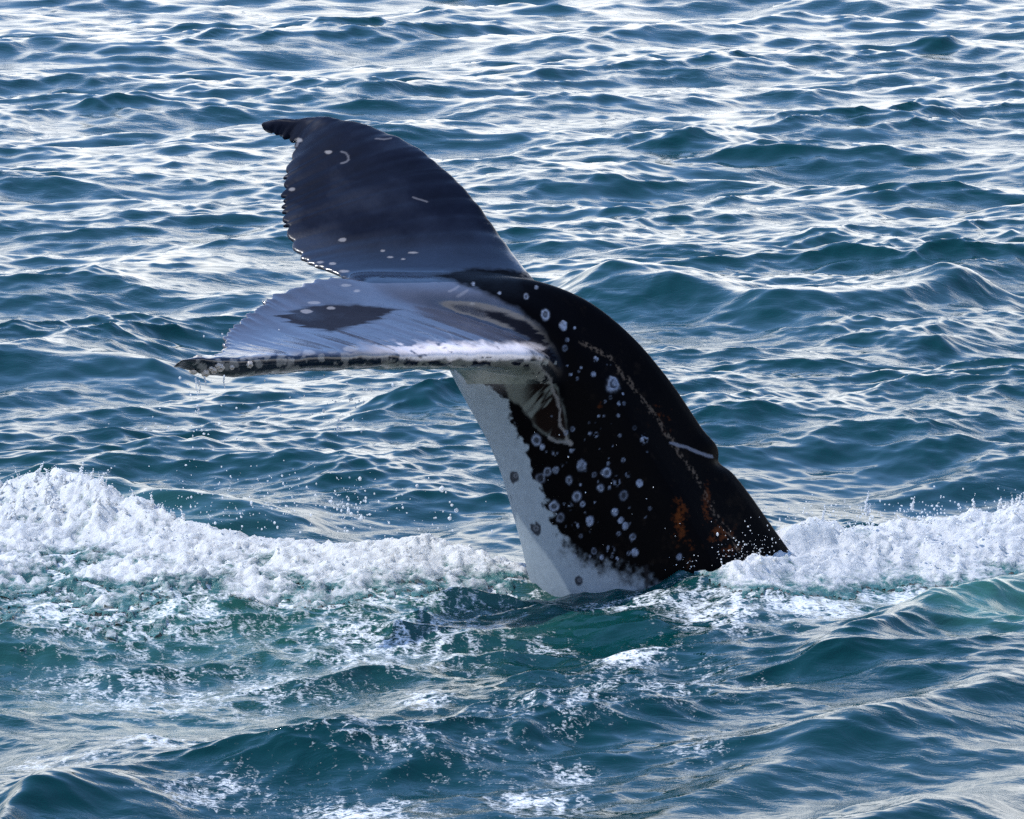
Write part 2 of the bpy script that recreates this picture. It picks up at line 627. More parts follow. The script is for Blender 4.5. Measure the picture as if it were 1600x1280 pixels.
# ------------------------------------------------------------------ whale
def stock_mesh():
    # dorsal point, ventral point (px), half width, depth Y
    S = [
        ((1530, 1290), (900, 1350), 0.62), ((1410, 1090), (868, 1110), 0.52), ((1300, 952), (843, 985), 0.45), ((1218, 838), (818, 868), 0.39),
        ((1170, 770), (800, 800), 0.355), ((1128, 716), (783, 742), 0.325), ((1088, 655), (765, 697), 0.30), ((1045, 592), (743, 655), 0.275),
        ((985, 522), (716, 606), 0.25), ((915, 466), (690, 555), 0.235), ((835, 436), (665, 515), 0.23), ((750, 430), (630, 487), 0.23),
        ((660, 431), (588, 463), 0.20), ((590, 431), (560, 447), 0.13), ((548, 431), (540, 441), 0.06)]
    D = spline([(a[0], a[1], 0) for a, b, w in S], 0, np.linspace(0, 1, 160))
    n = 160
    # parameterise all three by section index
    idx = np.linspace(0, len(S) - 1, n)

    def interp(arr):
        arr = np.array(arr, float)
        m = np.zeros_like(arr)
        m[1:-1] = (arr[2:] - arr[:-2]) / 2
        m[0] = arr[1] - arr[0]
        m[-1] = arr[-1] - arr[-2]
        k = np.clip(idx.astype(int), 0, len(arr) - 2)
        s = idx - k
        if arr.ndim > 1:
            s = s[:, None]
        return ((2 * s**3 - 3 * s**2 + 1) * arr[k] + (s**3 - 2 * s**2 + s) * m[k]
                + (-2 * s**3 + 3 * s**2) * arr[k + 1] + (s**3 - s**2) * m[k + 1])
    D = interp([a for a, b, w in S])
    Vv = interp([b for a, b, w in S])
    W = interp([w for a, b, w in S])
    m = 72
    V = []
    prof_s = np.array([-1.0, -0.96, -0.85, -0.6, -0.2, 0.15, 0.42, 0.60, 0.80, 0.94, 1.0])
    prof_w = np.array([0.0, 0.22, 0.46, 0.78, 0.96, 1.0, 0.98, 0.66, 0.36, 0.16, 0.0])
    th = np.linspace(0, 2 * math.pi, m, endpoint=False)
    s = -np.cos(th)
    wv = np.interp(s, prof_s, prof_w)
    wv = np.convolve(np.r_[wv[-2:], wv, wv[:2]], np.array([0.5, 1, 3, 1, 0.5]) / 6, 'valid')
    sg = np.where(np.sin(th) >= 0, 1.0, -1.0)
    for i in range(n):
        d3 = at(D[i, 0], D[i, 1], 0.0)
        v3 = at(Vv[i, 0], Vv[i, 1], 0.0)
        mid = (d3 + v3) / 2
        half = (d3 - v3) / 2
        flat = sstep(105, 150, i)          # towards the fluke the section becomes a flat lens
        ell = np.sqrt(np.clip(1 - s * s, 0, 1))
        prof = wv * (1 - flat) + ell * flat
        lat = np.array((0, 1.0, 0.16 * flat))
        lat /= np.linalg.norm(lat)
        V.append(mid + half * s[:, None] + lat * (W[i] * prof * sg)[:, None])
    V = np.array(V).reshape(-1, 3)
    Q = grid_quads(n, m, wrap=True)
    nV = len(V)
    V = np.vstack([V, V[:m].mean(0), V[-m:].mean(0)])
    j = np.arange(m)
    j2 = (j + 1) % m
    caps = np.vstack([np.stack([j2, j, np.full(m, nV), np.full(m, nV)], -1),
                      np.stack([(n - 1) * m + j, (n - 1) * m + j2, np.full(m, nV + 1), np.full(m, nV + 1)], -1)])
    return V, Q, caps


def fluke_mesh(LE, TE, T, seed, camber, flip):
    """LE, TE: control points (px, py, Y) from root to tip; T: thickness along the span"""
    nu, nv = 420, 90
    r = np.random.default_rng(seed)
    u = np.linspace(0, 1, nu)
    le = spline(LE, nu, u)
    te = spline(TE, nu, u)
    le[:, 1] += (fbm(u * 34 + seed, u * 0, o=3) - 0.5) * 7.0 * sstep(0.15, 0.3, u) * (1 - sstep(0.93, 1, u))
    L3 = np.array([at(*p) for p in le])
    T3 = np.array([at(*p) for p in te])
    # scalloped trailing edge
    du = np.r_[0, np.cumsum(np.linalg.norm(np.diff(T3, axis=0), axis=1))]
    sc = np.zeros(nu)
    pos = 0.05
    cuts = []
    while pos < du[-1] - 0.02:
        w = r.choice([0.025, 0.04, 0.06, 0.09, 0.12]) * r.uniform(0.8, 1.2)
        cuts.append((pos, w))
        t = (du - pos) / w
        inside = (t >= 0) & (t < 1)
        sc = np.where(inside, (np.sin(np.pi * np.clip(t, 0, 1)) ** 0.6) * r.uniform(0.5, 1.0), sc)
        pos += w
    chord = T3 - L3
    cl = np.linalg.norm(chord, axis=1, keepdims=True)
    endf = sstep(0.0, 0.05, u) * (1 - sstep(0.93, 1.0, u))
    T3 = T3 + chord / np.maximum(cl, 1e-6) * ((sc * 0.05 - 0.026) * endf)[:, None]
    chord = T3 - L3
    ph = np.linspace(0, math.pi, nv)
    v = (1 - np.cos(ph)) / 2
    P = L3[:, None, :] + chord[:, None, :] * v[None, :, None]
    dPu = np.gradient(P, axis=0)
    dPv = np.gradient(P, axis=1)
    nrm = np.cross(dPu, dPv)
    nrm /= np.maximum(np.linalg.norm(nrm, axis=2, keepdims=True), 1e-9)
    if flip:
        nrm = -nrm
    # smooth normals along the span so the twist stays soft
    for _ in range(30):
        nrm[1:-1] = (nrm[:-2] + nrm[1:-1] * 2 + nrm[2:]) / 4
    nrm /= np.maximum(np.linalg.norm(nrm, axis=2, keepdims=True), 1e-9)
    tk = np.interp(u, np.linspace(0, 1, len(T)), T)
    naca = 5 * (0.2969 * np.sqrt(v) - 0.126 * v - 0.3516 * v**2 + 0.2843 * v**3 - 0.1036 * v**4)
    half = tk[:, None] * naca[None, :] + 0.0075 * sstep(0.0, 0.02, v)[None, :]
    cb = np.interp(u, np.linspace(0, 1, len(camber)), camber)[:, None] * (4 * v * (1 - v))[None, :] ** 0.8
    # furrows that run in from the trailing edge
    qd, qv = np.meshgrid(du, v, indexing='ij')
    fur = (fbm(qd * 17 + seed * 3, qv * 1.5, o=3) - 0.5) * (qv ** 5) * 0.011
    fur = fur + (sc[:, None] - 0.5) * (v ** 9)[None, :] * 0.006
    fur = fur * endf[:, None]
    up = P + nrm * (cb + half + fur)[..., None]
    lo = P + nrm * (cb - half + fur * 0.5)[..., None]
    ring = np.concatenate([up, lo[:, -2:0:-1]], axis=1)
    m = ring.shape[1]
    V = ring.reshape(-1, 3)
    Q = grid_quads(nu, m, wrap=True)
    nV = len(V)
    V = np.vstack([V, V[:m].mean(0), V[-m:].mean(0)])
    j = np.arange(m)
    j2 = (j + 1) % m
    caps = np.vstack([np.stack([j2, j, np.full(m, nV), np.full(m, nV)], -1),
                      np.stack([(nu - 1) * m + j, (nu - 1) * m + j2, np.full(m, nV + 1), np.full(m, nV + 1)], -1)])
    return V, Q, caps


FAR_LE = [(900, 520, 0.02), (868, 478, 0.14), (834, 440, 0.27), (800, 396, 0.42), (757, 336, 0.62), (710, 281, 0.82), (655, 236, 1.02),
          (590, 205, 1.2), (525, 189, 1.36), (475, 186, 1.46), (438, 186, 1.53), (414, 192, 1.58)]
FAR_TE = [(560, 445, 0.0), (520, 428, 0.12), (482, 412, 0.26), (456, 385, 0.42), (446, 345, 0.62), (443, 308, 0.82), (447, 270, 1.02), (457, 242, 1.2),
          (462, 224, 1.34), (450, 215, 1.45), (430, 211, 1.52), (412, 204, 1.57)]
NEAR_LE = [(905, 690, -0.12), (893, 625, -0.21), (866, 575, -0.33), (815, 562, -0.5), (740, 562, -0.7), (650, 561, -0.9), (550, 562, -1.1),
           (455, 566, -1.28), (380, 571, -1.42), (325, 572, -1.51), (294, 570, -1.56), (276, 569, -1.6)]
NEAR_TE = [(600, 450, 0.02), (545, 432, -0.08), (490, 438, -0.24), (440, 456, -0.42), (405, 478, -0.62), (375, 502, -0.82), (353, 524, -1.0), (352, 541, -1.16),
           (343, 552, -1.3), (318, 559, -1.43), (294, 563, -1.53), (277, 566, -1.59)]


def build_whale():
    parts = [stock_mesh(),
             fluke_mesh(FAR_LE, FAR_TE, [0.20, 0.20, 0.19, 0.17, 0.14, 0.11, 0.09, 0.075, 0.05], 3, [0.0, 0.0, 0.0, 0.0, 0.0], True),
             fluke_mesh(NEAR_LE, NEAR_TE, [0.20, 0.19, 0.17, 0.15, 0.125, 0.115, 0.10, 0.085, 0.06], 5, [0.02, 0.06, 0.06, 0.04, 0.0], False)]
    V, Q = [], []
    off = 0
    for v, q, c in parts:
        V.append(v)
        Q += [q + off, c + off]
        off += len(v)
    V = np.vstack(V)
    Q = np.vstack(Q)
    me = bpy.data.meshes.new('raw')
    faces = [tuple(dict.fromkeys(f)) for f in Q.tolist()]
    me.from_pydata(V.tolist(), [], faces)
    me.update()
    o = bpy.data.objects.new('raw', me)
    COL.objects.link(o)
    md = o.modifiers.new('r', 'REMESH')
    md.mode = 'VOXEL'
    md.voxel_size = 0.0065
    dg = bpy.context.evaluated_depsgraph_get()
    me2 = bpy.data.meshes.new_from_object(o.evaluated_get(dg))
    bpy.data.objects.remove(o)
    bpy.data.meshes.remove(me)
    me2.name = 'whale_tail'
    n = len(me2.vertices)
    P = np.empty(n * 3, np.float32)
    me2.vertices.foreach_get('co', P)
    P = P.reshape(-1, 3).astype(np.float64)
    E = np.empty(len(me2.edges) * 2, np.int32)
    me2.edges.foreach_get('vertices', E)
    E = E.reshape(-1, 2)
    deg = np.bincount(E.ravel(), minlength=n).astype(float)

    def lap(P):
        S = np.empty_like(P)
        for c in range(3):
            S[:, c] = np.bincount(E[:, 0], P[E[:, 1], c], n) + np.bincount(E[:, 1], P[E[:, 0], c], n)
        return S / deg[:, None]
    for _ in range(5):
        P += 0.5 * (lap(P) - P)
    px, py = to_px(P)
    # fair the joint between stock and flukes
    w = np.exp(-((px - 860) / 75) ** 2 - ((py - 560) / 130) ** 2) + np.exp(-((px - 620) / 130) ** 2 - ((py - 445) / 40) ** 2) \
        + np.exp(-((px - 740) / 120) ** 2 - ((py - 440) / 60) ** 2)
    w = np.clip(w, 0, 1)[:, None]
    w[np.abs(P[:, 1]) > 0.75] *= 0.2
    sel = np.nonzero(w[:, 0] > 0.02)[0]
    em = (w[E[:, 0], 0] > 0.02) | (w[E[:, 1], 0] > 0.02)
    Es = E[em]
    ids, inv = np.unique(Es.ravel(), return_inverse=True)
    Es = inv.reshape(-1, 2)
    Ps, wsub, k_ = P[ids], w[ids], len(ids)
    wsub = np.where(wsub > 0.02, wsub, 0)
    dg_ = np.maximum(np.bincount(Es.ravel(), minlength=k_), 1)[:, None]
    for _ in range(110):
        S = np.stack([np.bincount(Es[:, 0], Ps[Es[:, 1], c], k_) + np.bincount(Es[:, 1], Ps[Es[:, 0], c], k_) for c in range(3)], -1)
        Ps += 0.6 * wsub * (S / dg_ - Ps)
    P[ids] = Ps
    # the notch and knuckle of the dorsal ridge
    px, py = to_px(P)
    kn = np.exp(-((px - 1135) / 16) ** 2 - ((py - 722) / 12) ** 2)
    P[:, 0] -= 0.028 * kn
    kn2 = np.exp(-((px - 1112) / 22) ** 2 - ((py - 694) / 16) ** 2)
    P[:, 0] += 0.018 * kn2
    me2.vertices.foreach_set('co', P.astype(np.float32).ravel())
    me2.update()
    me2.shade_smooth()
    Nn = np.empty(n * 3, np.float32)
    me2.vertices.foreach_get('normal', Nn)
    Nn = Nn.reshape(-1, 3)
    px, py = to_px(P)
    paint(me2, P, Nn, px, py)
    w = obj('whale_tail', me2, M_SKIN, label='dark humpback whale tail with spread flukes rising from the foaming sea', cat='whale')
    return w


def poly_sd(px, py, poly):
    """signed distance (positive inside) to a polygon"""
    d = np.full_like(px, 1e9)
    ins = np.zeros(px.shape, bool)
    n = len(poly)
    for k in range(n):
        (ax, ay), (bx, by) = poly[k], poly[(k + 1) % n]
        ex, ey = bx - ax, by - ay
        t = np.clip(((px - ax) * ex + (py - ay) * ey) / (ex * ex + ey * ey), 0, 1)
        d = np.minimum(d, np.hypot(px - ax - t * ex, py - ay - t * ey))
        c = ((ay > py) != (by > py)) & (px < (bx - ax) * (py - ay) / (by - ay + 1e-12) + ax)
        ins ^= c
    return np.where(ins, d, -d)


def line_d(px, py, pl):
    d = np.full_like(px, 1e9)
    for (ax, ay), (bx, by) in zip(pl[:-1], pl[1:]):
        ex, ey = bx - ax, by - ay
        t = np.clip(((px - ax) * ex + (py - ay) * ey) / (ex * ex + ey * ey), 0, 1)
        d = np.minimum(d, np.hypot(px - ax - t * ex, py - ay - t * ey))
    return d


def paint(me, P, Nn, px, py):
    """skin pigment and scars, painted sheen and reflections, stored on the skin itself"""
    x, y, z = P[:, 0], P[:, 1], P[:, 2]
    n_lo = fbm(x * 5, y * 5, z * 5, o=4)
    n_hi = fbm(x * 28, y * 28, z * 28, o=4)
    n_vh = fbm(x * 90, y * 90, z * 90, o=2)
    near = y < -0.05
    far_f = (y > 0.12) & (py < 470) & (px < 860)
    near_f = (y < -0.1) & (py < 600) & (px < 870)
    c = np.empty((len(px), 3))
    c[:] = (0.0008, 0.0008, 0.0013)
    slate = np.array((0.0045, 0.0065, 0.014))
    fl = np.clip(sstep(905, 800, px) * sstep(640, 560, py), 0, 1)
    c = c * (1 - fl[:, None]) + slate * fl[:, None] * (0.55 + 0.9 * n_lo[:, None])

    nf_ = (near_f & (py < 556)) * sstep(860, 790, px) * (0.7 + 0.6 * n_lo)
    c = c + np.array((0.040, 0.043, 0.056)) * nf_[:, None]  # grey dorsal skin, lifted paler to paint in the near fluke's sheen

    def put(mask, col):
        nonlocal c
        k = np.clip(mask, 0, 1)[:, None]
        c = c * (1 - k) + np.array(col) * k
    on_stock = ~(near_f | far_f)
    rid = poly_sd(px, py, [(668, 430), (740, 418), (835, 424), (930, 455), (1010, 530), (940, 620), (900, 600), (880, 560), (850, 515), (808, 483), (750, 455), (705, 440)])
    rid = sstep(-5, 6, rid + (n_hi - 0.5) * 8) * (np.abs(y) < 0.34)
    put(rid, (0.0010, 0.0010, 0.0016))
    # white belly patch
    poly = [(640, 560), (735, 585), (790, 622), (797, 645), (806, 668), (822, 700), (832, 735), (848, 780), (866, 822), (890, 858), (935, 888),
            (985, 905), (1040, 925), (1060, 1000), (1060, 1200), (560, 1200), (560, 560)]
    sd = poly_sd(px, py, poly)
    soft = 3 + 22 * sstep(820, 900, py)
    m = sstep(-1, 1, (sd + (n_hi - 0.5) * 22 + (n_lo - .5) * 10 + (n_vh - 0.5) * soft * 0.8 + (n_hi - 0.5) * soft * 1.2) / soft)
    bel = np.array((0.19, 0.23, 0.265))
    put(m * on_stock, bel)
    # pale streaked skin under the leading edge of the near fluke
    sd = poly_sd(px, py, [(770, 575), (845, 572), (872, 610), (884, 650), (888, 690), (860, 685), (838, 668), (815, 640), (790, 615)])
    st = fbm((px + py * 0.9) * 0.045, (py - px * 0.7) * 0.010, o=4)
    put(sstep(-3, 5, sd + (n_hi - 0.5) * 14) * on_stock * near, (0.10, 0.11, 0.10))
    put(sstep(-2, 4, sd) * sstep(0.40, 0.50, st + 0.10 * sstep(820, 870, px)) * sstep(805, 835, px - (py - 600) * 0.1) * on_stock * near, (0.006, 0.0035, 0.003))
    ln = line_d(px + (n_hi - 0.5) * 14, py + (n_lo - 0.5) * 12, [(838, 566), (858, 585), (868, 615), (876, 640), (874, 660), (884, 680), (892, 694)])
    put((1 - sstep(1.5, 3.5, ln)) * near * 0.6, (0.2, 0.19, 0.18))
    put((1 - sstep(1.0, 3.5, line_d(px, py + (n_hi - 0.5) * 9, [(892, 694), (872, 690), (858, 684)]))) * near * 0.7, (0.15, 0.15, 0.15))
    # leading edge of the near fluke: white and mottled
    wl = sstep(530, 700, px) * near_f * sstep(530, 545, py + (n_hi - 0.5) * 14) * (1 - sstep(560, 566, py + (n_hi - 0.5) * 14)) * (1 - sstep(815, 860, px + (n_hi - 0.5) * 50))
    put(wl * sstep(0.40, 0.50, 0.55 * n_hi + 0.45 * fbm(px * 0.03, py * 0.08, o=3) + 0.10 * sstep(560, 750, px)), (0.68, 0.60, 0.57))
    mot = near_f * sstep(545, 556, py) * (1 - sstep(560, 700, px)) * sstep(0.52, 0.60, n_hi)
    put(mot * 0.7, (0.2, 0.19, 0.18))
    mot2 = near_f * sstep(560, 566, py) * sstep(560, 620, px) * sstep(0.50, 0.56, fbm(px * 0.06 + py * 0.02, py * 0.09, o=4))
    put(mot2 * 0.85, (0.17, 0.17, 0.15))
    put(near_f * sstep(571, 575, py) * sstep(560, 640, px) * (1 - sstep(800, 850, px)) * 0.75, (0.14, 0.16, 0.135))
    # far fluke root: pale worn leading edge
    put(far_f * sstep(16, 3, line_d(px, py, [(835, 440), (800, 392), (770, 350)])) * 0.45 * sstep(0.4, 0.6, n_hi), (0.16, 0.16, 0.16))
    # rust coloured algae on the flank
    for cx, cy, rx, ry, s in ((1062, 810, 16, 55, 1.0), (1078, 860, 16, 32, 0.8), (1040, 660, 26, 30, .6), (1105, 790, 12, 45, .9), (1125, 835, 26, 26, 1.0),
                              (940, 635, 12, 14, .7), (1000, 600, 45, 20, .35), (1030, 640, 30, 18, .7), (1140, 860, 20, 20, .9)):
        g = s * np.exp(-((px - cx) / rx) ** 2 - ((py - cy) / ry) ** 2)
        put(sstep(0.50, 0.66, g * 0.30 + n_hi * 0.45 + n_vh * 0.35 - 0.10) * g * near, (0.060, 0.016, 0.004))
    # speckled line of the side ridge
    ln = line_d(px + (n_hi - 0.5) * 16, py + (n_vh - .5) * 8, [(905, 535), (955, 560), (975, 590), (1000, 620), (1030, 660), (1050, 690), (1075, 730),
                                         (1100, 765), (1115, 800), (1140, 835), (1160, 870)])
    put((1 - sstep(1.5, 5.5, ln)) * sstep(0.44, 0.62, n_vh) * near * 0.7, (0.085, 0.065, 0.05))
    ln = line_d(px, py + (n_hi - 0.5) * 5, [(1048, 692), (1075, 700), (1105, 712), (1130, 716)])
    put((1 - sstep(1.5, 3.5, ln)) * 0.8 * near, (0.12, 0.13, 0.16))
    # barnacle scars: px, py, radius, kind (0 ring, 1 blotch, 2 faint), strength
    Z3 = [(338, 658, 18, 0, .9), (360, 684, 11, 1, .7), (500, 748, 22, 1, .55), (378, 772, 15, 0, .8), (408, 765, 15, 1, .7), (455, 800, 14, 0, .7), (355, 795, 18, 0, .35),
          (568, 828, 14, 0, .8), (590, 775, 15, 0, .8), (628, 805, 19, 2, .5), (708, 813, 14, 1, 1), (650, 855, 16, 0, .45), (482, 860, 17, 0, 1),
          (503, 887, 9, 0, .9), (402, 895, 18, 0, .8), (425, 935, 16, 0, .5), (618, 918, 15, 1, .95), (640, 945, 13, 1, .9), (655, 964, 15, 1, .9), (530, 950, 20, 1, .9), (605, 1048, 18, 2, .6),
          (690, 1060, 15, 1, .6), (545, 1055, 10, 0, .5), (572, 1075, 10, 1, .8), (683, 1003, 10, 0, .8), (632, 992, 8, 0, .6), (848, 1075, 12, 1, .4),
          (612, 460, 25, 0, .95), (618, 455, 12, 1, .4), (543, 421, 10, 1, .9), (648, 492, 5, 1, .8), (722, 655, 17, 2, .7), (370, 210, 17, 0, .8), (435, 248, 18, 1, .6), (302, 145, 10, 0, .8),
          (338, 112, 8, 1, .6), (475, 257, 6, 1, .6), (448, 300, 8, 1, .4), (440, 330, 10, 0, .4), (85, 75, 5, 1, .7), (207, 132, 7, 1, .5), (113, 100, 8, 1, .5),
          (550, 640, 12, 2, .5), (480, 965, 15, 2, .5), (460, 895, 14, 2, .3), (550, 370, 12, 2, .5), (665, 780, 14, 2, .35), (405, 700, 16, 2, .4), (725, 930, 10, 2, .35)]
    bl = np.array((0.15, 0.18, 0.24))
    wob = (n_hi - 0.5) * 1.1
    relief = np.zeros_like(px)
    rr_ = np.random.default_rng(21)
    for _ in range(75):
        Z3.append((rr_.normal(560, 110), rr_.uniform(380, 1120), rr_.uniform(2.5, 9), int(rr_.integers(0, 3)), rr_.uniform(0.15, 0.7)))
    for X, Y, r, kd, s in Z3:
        cx, cy, rr = 690 + X / 2.2857, 400 + Y / 2.2857, r / 2.2857 * 0.88
        d = np.hypot(px - cx, (py - cy) * 0.85) / rr + wob * 0.8
        if kd == 0:
            k = np.exp(-((d - 0.78) / 0.27) ** 2) + 0.35 * np.exp(-(d / 0.35) ** 2)
        elif kd == 1:
            k = (1 - sstep(0.7, 1.05, d)) * (0.5 + n_vh)
        else:
            k = (1 - sstep(0.7, 1.1, d)) * sstep(0.45, 0.62, n_vh)
        k = k * (0.35 + 1.3 * n_vh)
        relief = np.maximum(relief, k * near * (rr > 4))
        put(k * s * near, bl * rr_.uniform(0.8, 1.35))
    for X, Y, r in ((335, 975, 21), (262, 787, 17), (490, 1160, 15)):
        cx, cy, rr = 690 + X / 2.2857, 400 + Y / 2.2857, r / 2.2857
        d = np.hypot(px - cx, (py - cy) * 0.8) / rr + wob
        put((1 - sstep(0.75, 1.1, d)) * near * 0.93, (0.012, 0.014, 0.02))
        put(np.exp(-((np.hypot(px - cx - 1, py - cy + 1) / rr - 0.35) / 0.15) ** 2) * 0.35 * near, (0.2, 0.22, 0.25))
    for pl in ([(722, 700), (738, 722), (760, 740), (775, 745)], [(758, 700), (765, 705)], [(797, 775), (800, 795), (806, 820)]):
        put((1 - sstep(0.8, 2.2, line_d(px, py, pl))) * near * 0.8, (0.05, 0.06, 0.07))
    put((1 - sstep(1.5, 4, line_d(px + (n_hi - .5) * 6, py, [(1010, 885), (1011, 930)]))) * near * .8, (0.01, 0.01, 0.012))
    # spots and rake marks on the flukes
    for cx, cy, rx, ry in ((513, 238, 6, 3.4), (535, 375, 6, 3), (456, 296, 6, 3), (470, 446, 8, 3.5), (540, 446, 8, 2.5), (478, 487, 9, 3.5), (490, 473, 9, 2.5),
                           (557, 455, 6, 2.4), (517, 481, 8, 3), (466, 219, 7, 4), (598, 392, 4, 1.6), (610, 402, 5, 1.6), (630, 405, 4, 1.5), (645, 395, 8, 1.5), (500, 410, 6, 2), (520, 412, 6, 2),
                           (538, 424, 9, 2.5), (482, 551, 10, 5), (550, 545, 13, 5), (400, 556, 18, 3), (420, 552, 9, 4), (738, 475, 6, 2.5)):
        d = np.hypot((px - cx) / rx, (py - cy) / ry) + wob * 0.9
        put((1 - sstep(0.7, 1.1, d)) * 0.6 * (px < 760), (0.22, 0.21, 0.21))
    for pl, wd in (([(587, 217), (600, 218), (612, 216)], 1.2), ([(646, 309), (656, 312), (668, 316)], 1.1),
                   ([(533, 237), (540, 239), (544, 244), (545, 249), (541, 253), (533, 255)], 1.4), 
                   ([(702, 455), (716, 448)], 1.8), ([(715, 463), (730, 454)], 2.0), 
                   ([(415, 205), (428, 212), (440, 213)], 1.8), ([(455, 240), (470, 218)], 1.2), ([(650, 518), (668, 521), (682, 531)], .7), ([(680, 512), (698, 517), (708, 529)], .7)):
        put((1 - sstep(wd * 0.6, wd * 1.5, line_d(px + (n_hi - .5) * 2, py + (n_hi - 0.5) * 3, pl))) * 0.38 * (px < 840), (0.17, 0.17, 0.19))
    # brown crusty mottling over the flank
    put(sstep(0.56, 0.70, n_hi * 0.6 + n_lo * 0.4) * near * on_stock * sstep(860, 930, px) * 0.22, (0.016, 0.011, 0.008))
    me.vertices.foreach_set('co', (P + Nn * (np.clip(relief, 0, 1) * 0.0045 * on_stock)[:, None]).astype(np.float32).ravel())
    me.update()
    gl = 0.22 + 0.78 * fl + (n_lo - 0.5) * 0.4 * fl
    gl = np.where(far_f, 0.30 + (n_lo - 0.5) * 0.25 + 0.5 * sstep(350, 425, py), gl)
    gl = gl * (1 - 0.7 * rid)
    dk = np.zeros_like(px)  # dark reflections of far fluke and stock ridge, painted as dark low-gloss skin
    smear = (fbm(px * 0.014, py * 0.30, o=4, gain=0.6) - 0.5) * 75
    for refl_poly in ([(438, 490), (500, 476), (570, 476), (625, 484), (600, 500), (560, 512), (505, 519), (470, 512), (445, 503)],
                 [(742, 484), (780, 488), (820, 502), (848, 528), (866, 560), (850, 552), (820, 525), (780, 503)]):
        dm = sstep(-3, 4, poly_sd(px + smear * (1.0 if refl_poly[0][0] < 700 else 0.3), py, refl_poly) + (n_hi - .5) * 4) * (y < 0.02)
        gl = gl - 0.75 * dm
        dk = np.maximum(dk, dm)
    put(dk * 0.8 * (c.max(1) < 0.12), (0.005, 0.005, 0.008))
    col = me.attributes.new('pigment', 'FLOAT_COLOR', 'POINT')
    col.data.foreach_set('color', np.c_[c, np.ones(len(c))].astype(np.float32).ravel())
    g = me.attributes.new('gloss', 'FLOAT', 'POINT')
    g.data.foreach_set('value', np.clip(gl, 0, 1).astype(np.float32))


whale = build_whale()


# ------------------------------------------------------------------ barnacles on the near fluke tip
def barnacle_mesh(seed):
    r = np.random.default_rng(seed)
    prof = [(0.0, 1.0), (0.35, 1.05), (0.7, 0.86), (0.95, 0.58), (1.0, 0.48), (0.92, 0.38), (0.6, 0.30), (0.55, 0.0)]
    m = 18
    V = []
    for h, q in prof:
        for j in range(m):
            a = j / m * 6.28318
            rr = q * (1 + 0.12 * math.cos(6 * a + seed) * (1 if q > 0.4 else 0.3)) * (1 + r.uniform(-0.04, 0.04))
            V.append((rr * math.cos(a), rr * math.sin(a), h))
    Q = grid_quads(len(prof), m, wrap=True)
    return mesh_from('barnacle', np.array(V), Q)


BM = [barnacle_mesh(k) for k in range(3)]
for b_ in BM:
    b_.materials.append(M_BARN)
deps = bpy.context.evaluated_depsgraph_get()
for k, (px, py, r) in enumerate(((300, 583, 6.0), (322, 586, 6.5), (336, 583, 6.0), (348, 580, 6.5), (410, 583, 5.5), (310, 564, 7.0), (370, 584, 4.0), (294, 571, 5.0),
                                 (343, 575, 5.0), (330, 577, 4.0), (305, 574, 4.5))):
    rm = r * 0.003
    tgt = at(px, py, -1.5)
    ok, loc, nrm, _ = whale.closest_point_on_mesh(Vector(tgt))
    if not ok:
        continue
    dirv = (Vector(tgt) - loc)
    dirv = (dirv.normalized() if dirv.length > 0.004 else nrm) * 0.6 + Vector((0, -0.5, -0.3))
    o = bpy.data.objects.new('barnacle', BM[k % 3])
    COL.objects.link(o)
    o.parent = whale
    o.location = loc - dirv.normalized() * rm * 0.3
    o.rotation_euler = dirv.to_track_quat('Z', 'Y').to_euler()
    o.scale = (rm, rm, rm * 1.15)


# ------------------------------------------------------------------ foam
ICO = None


def ico(sub):
    t = (1 + 5 ** .5) / 2
    V = [(-1, t, 0), (1, t, 0), (-1, -t, 0), (1, -t, 0), (0, -1, t), (0, 1, t), (0, -1, -t), (0, 1, -t), (t, 0, -1), (t, 0, 1), (-t, 0, -1), (-t, 0, 1)]
    Fc = [(0, 11, 5), (0, 5, 1), (0, 1, 7), (0, 7, 10), (0, 10, 11), (1, 5, 9), (5, 11, 4), (11, 10, 2), (10, 7, 6), (7, 1, 8),
          (3, 9, 4), (3, 4, 2), (3, 2, 6), (3, 6, 8), (3, 8, 9), (4, 9, 5), (2, 4, 11), (6, 2, 10), (8, 6, 7), (9, 8, 1)]
    V = [np.array(v) / np.linalg.norm(v) for v in V]
    for _ in range(sub):
        cache = {}
        nf = []

        def mid(a, b):
            key = (min(a, b), max(a, b))
            if key not in cache:
                q = V[a] + V[b]
                V.append(q / np.linalg.norm(q))
                cache[key] = len(V) - 1
            return cache[key]
        for a, b, c_ in Fc:
            ab, bc, ca = mid(a, b), mid(b, c_), mid(c_, a)
            nf += [(a, ab, ca), (b, bc, ab), (c_, ca, bc), (ab, bc, ca)]
        Fc = nf
    return np.array(V), np.array(Fc)


I1 = ico(1)
I0 = ico(0)


def balls(C, R, base, stretch=None, jit=0.18):
    """many small uneven balls as one vertex / triangle pair of arrays"""
    v, f = base
    C = np.asarray(C)
    R = np.asarray(R)
    n = len(C)
    S = rng.uniform(0.75, 1.25, (n, 1, 3))
    if stretch is not None:
        S = S * np.asarray(stretch)
    V = C[:, None, :] + v[None] * R[:, None, None] * S * (1 + rng.uniform(-jit, jit, (n, len(v), 1)))
    Fq = f[None] + (np.arange(n) * len(v))[:, None, None]
    return V.reshape(-1, 3), Fq.reshape(-1, 3)


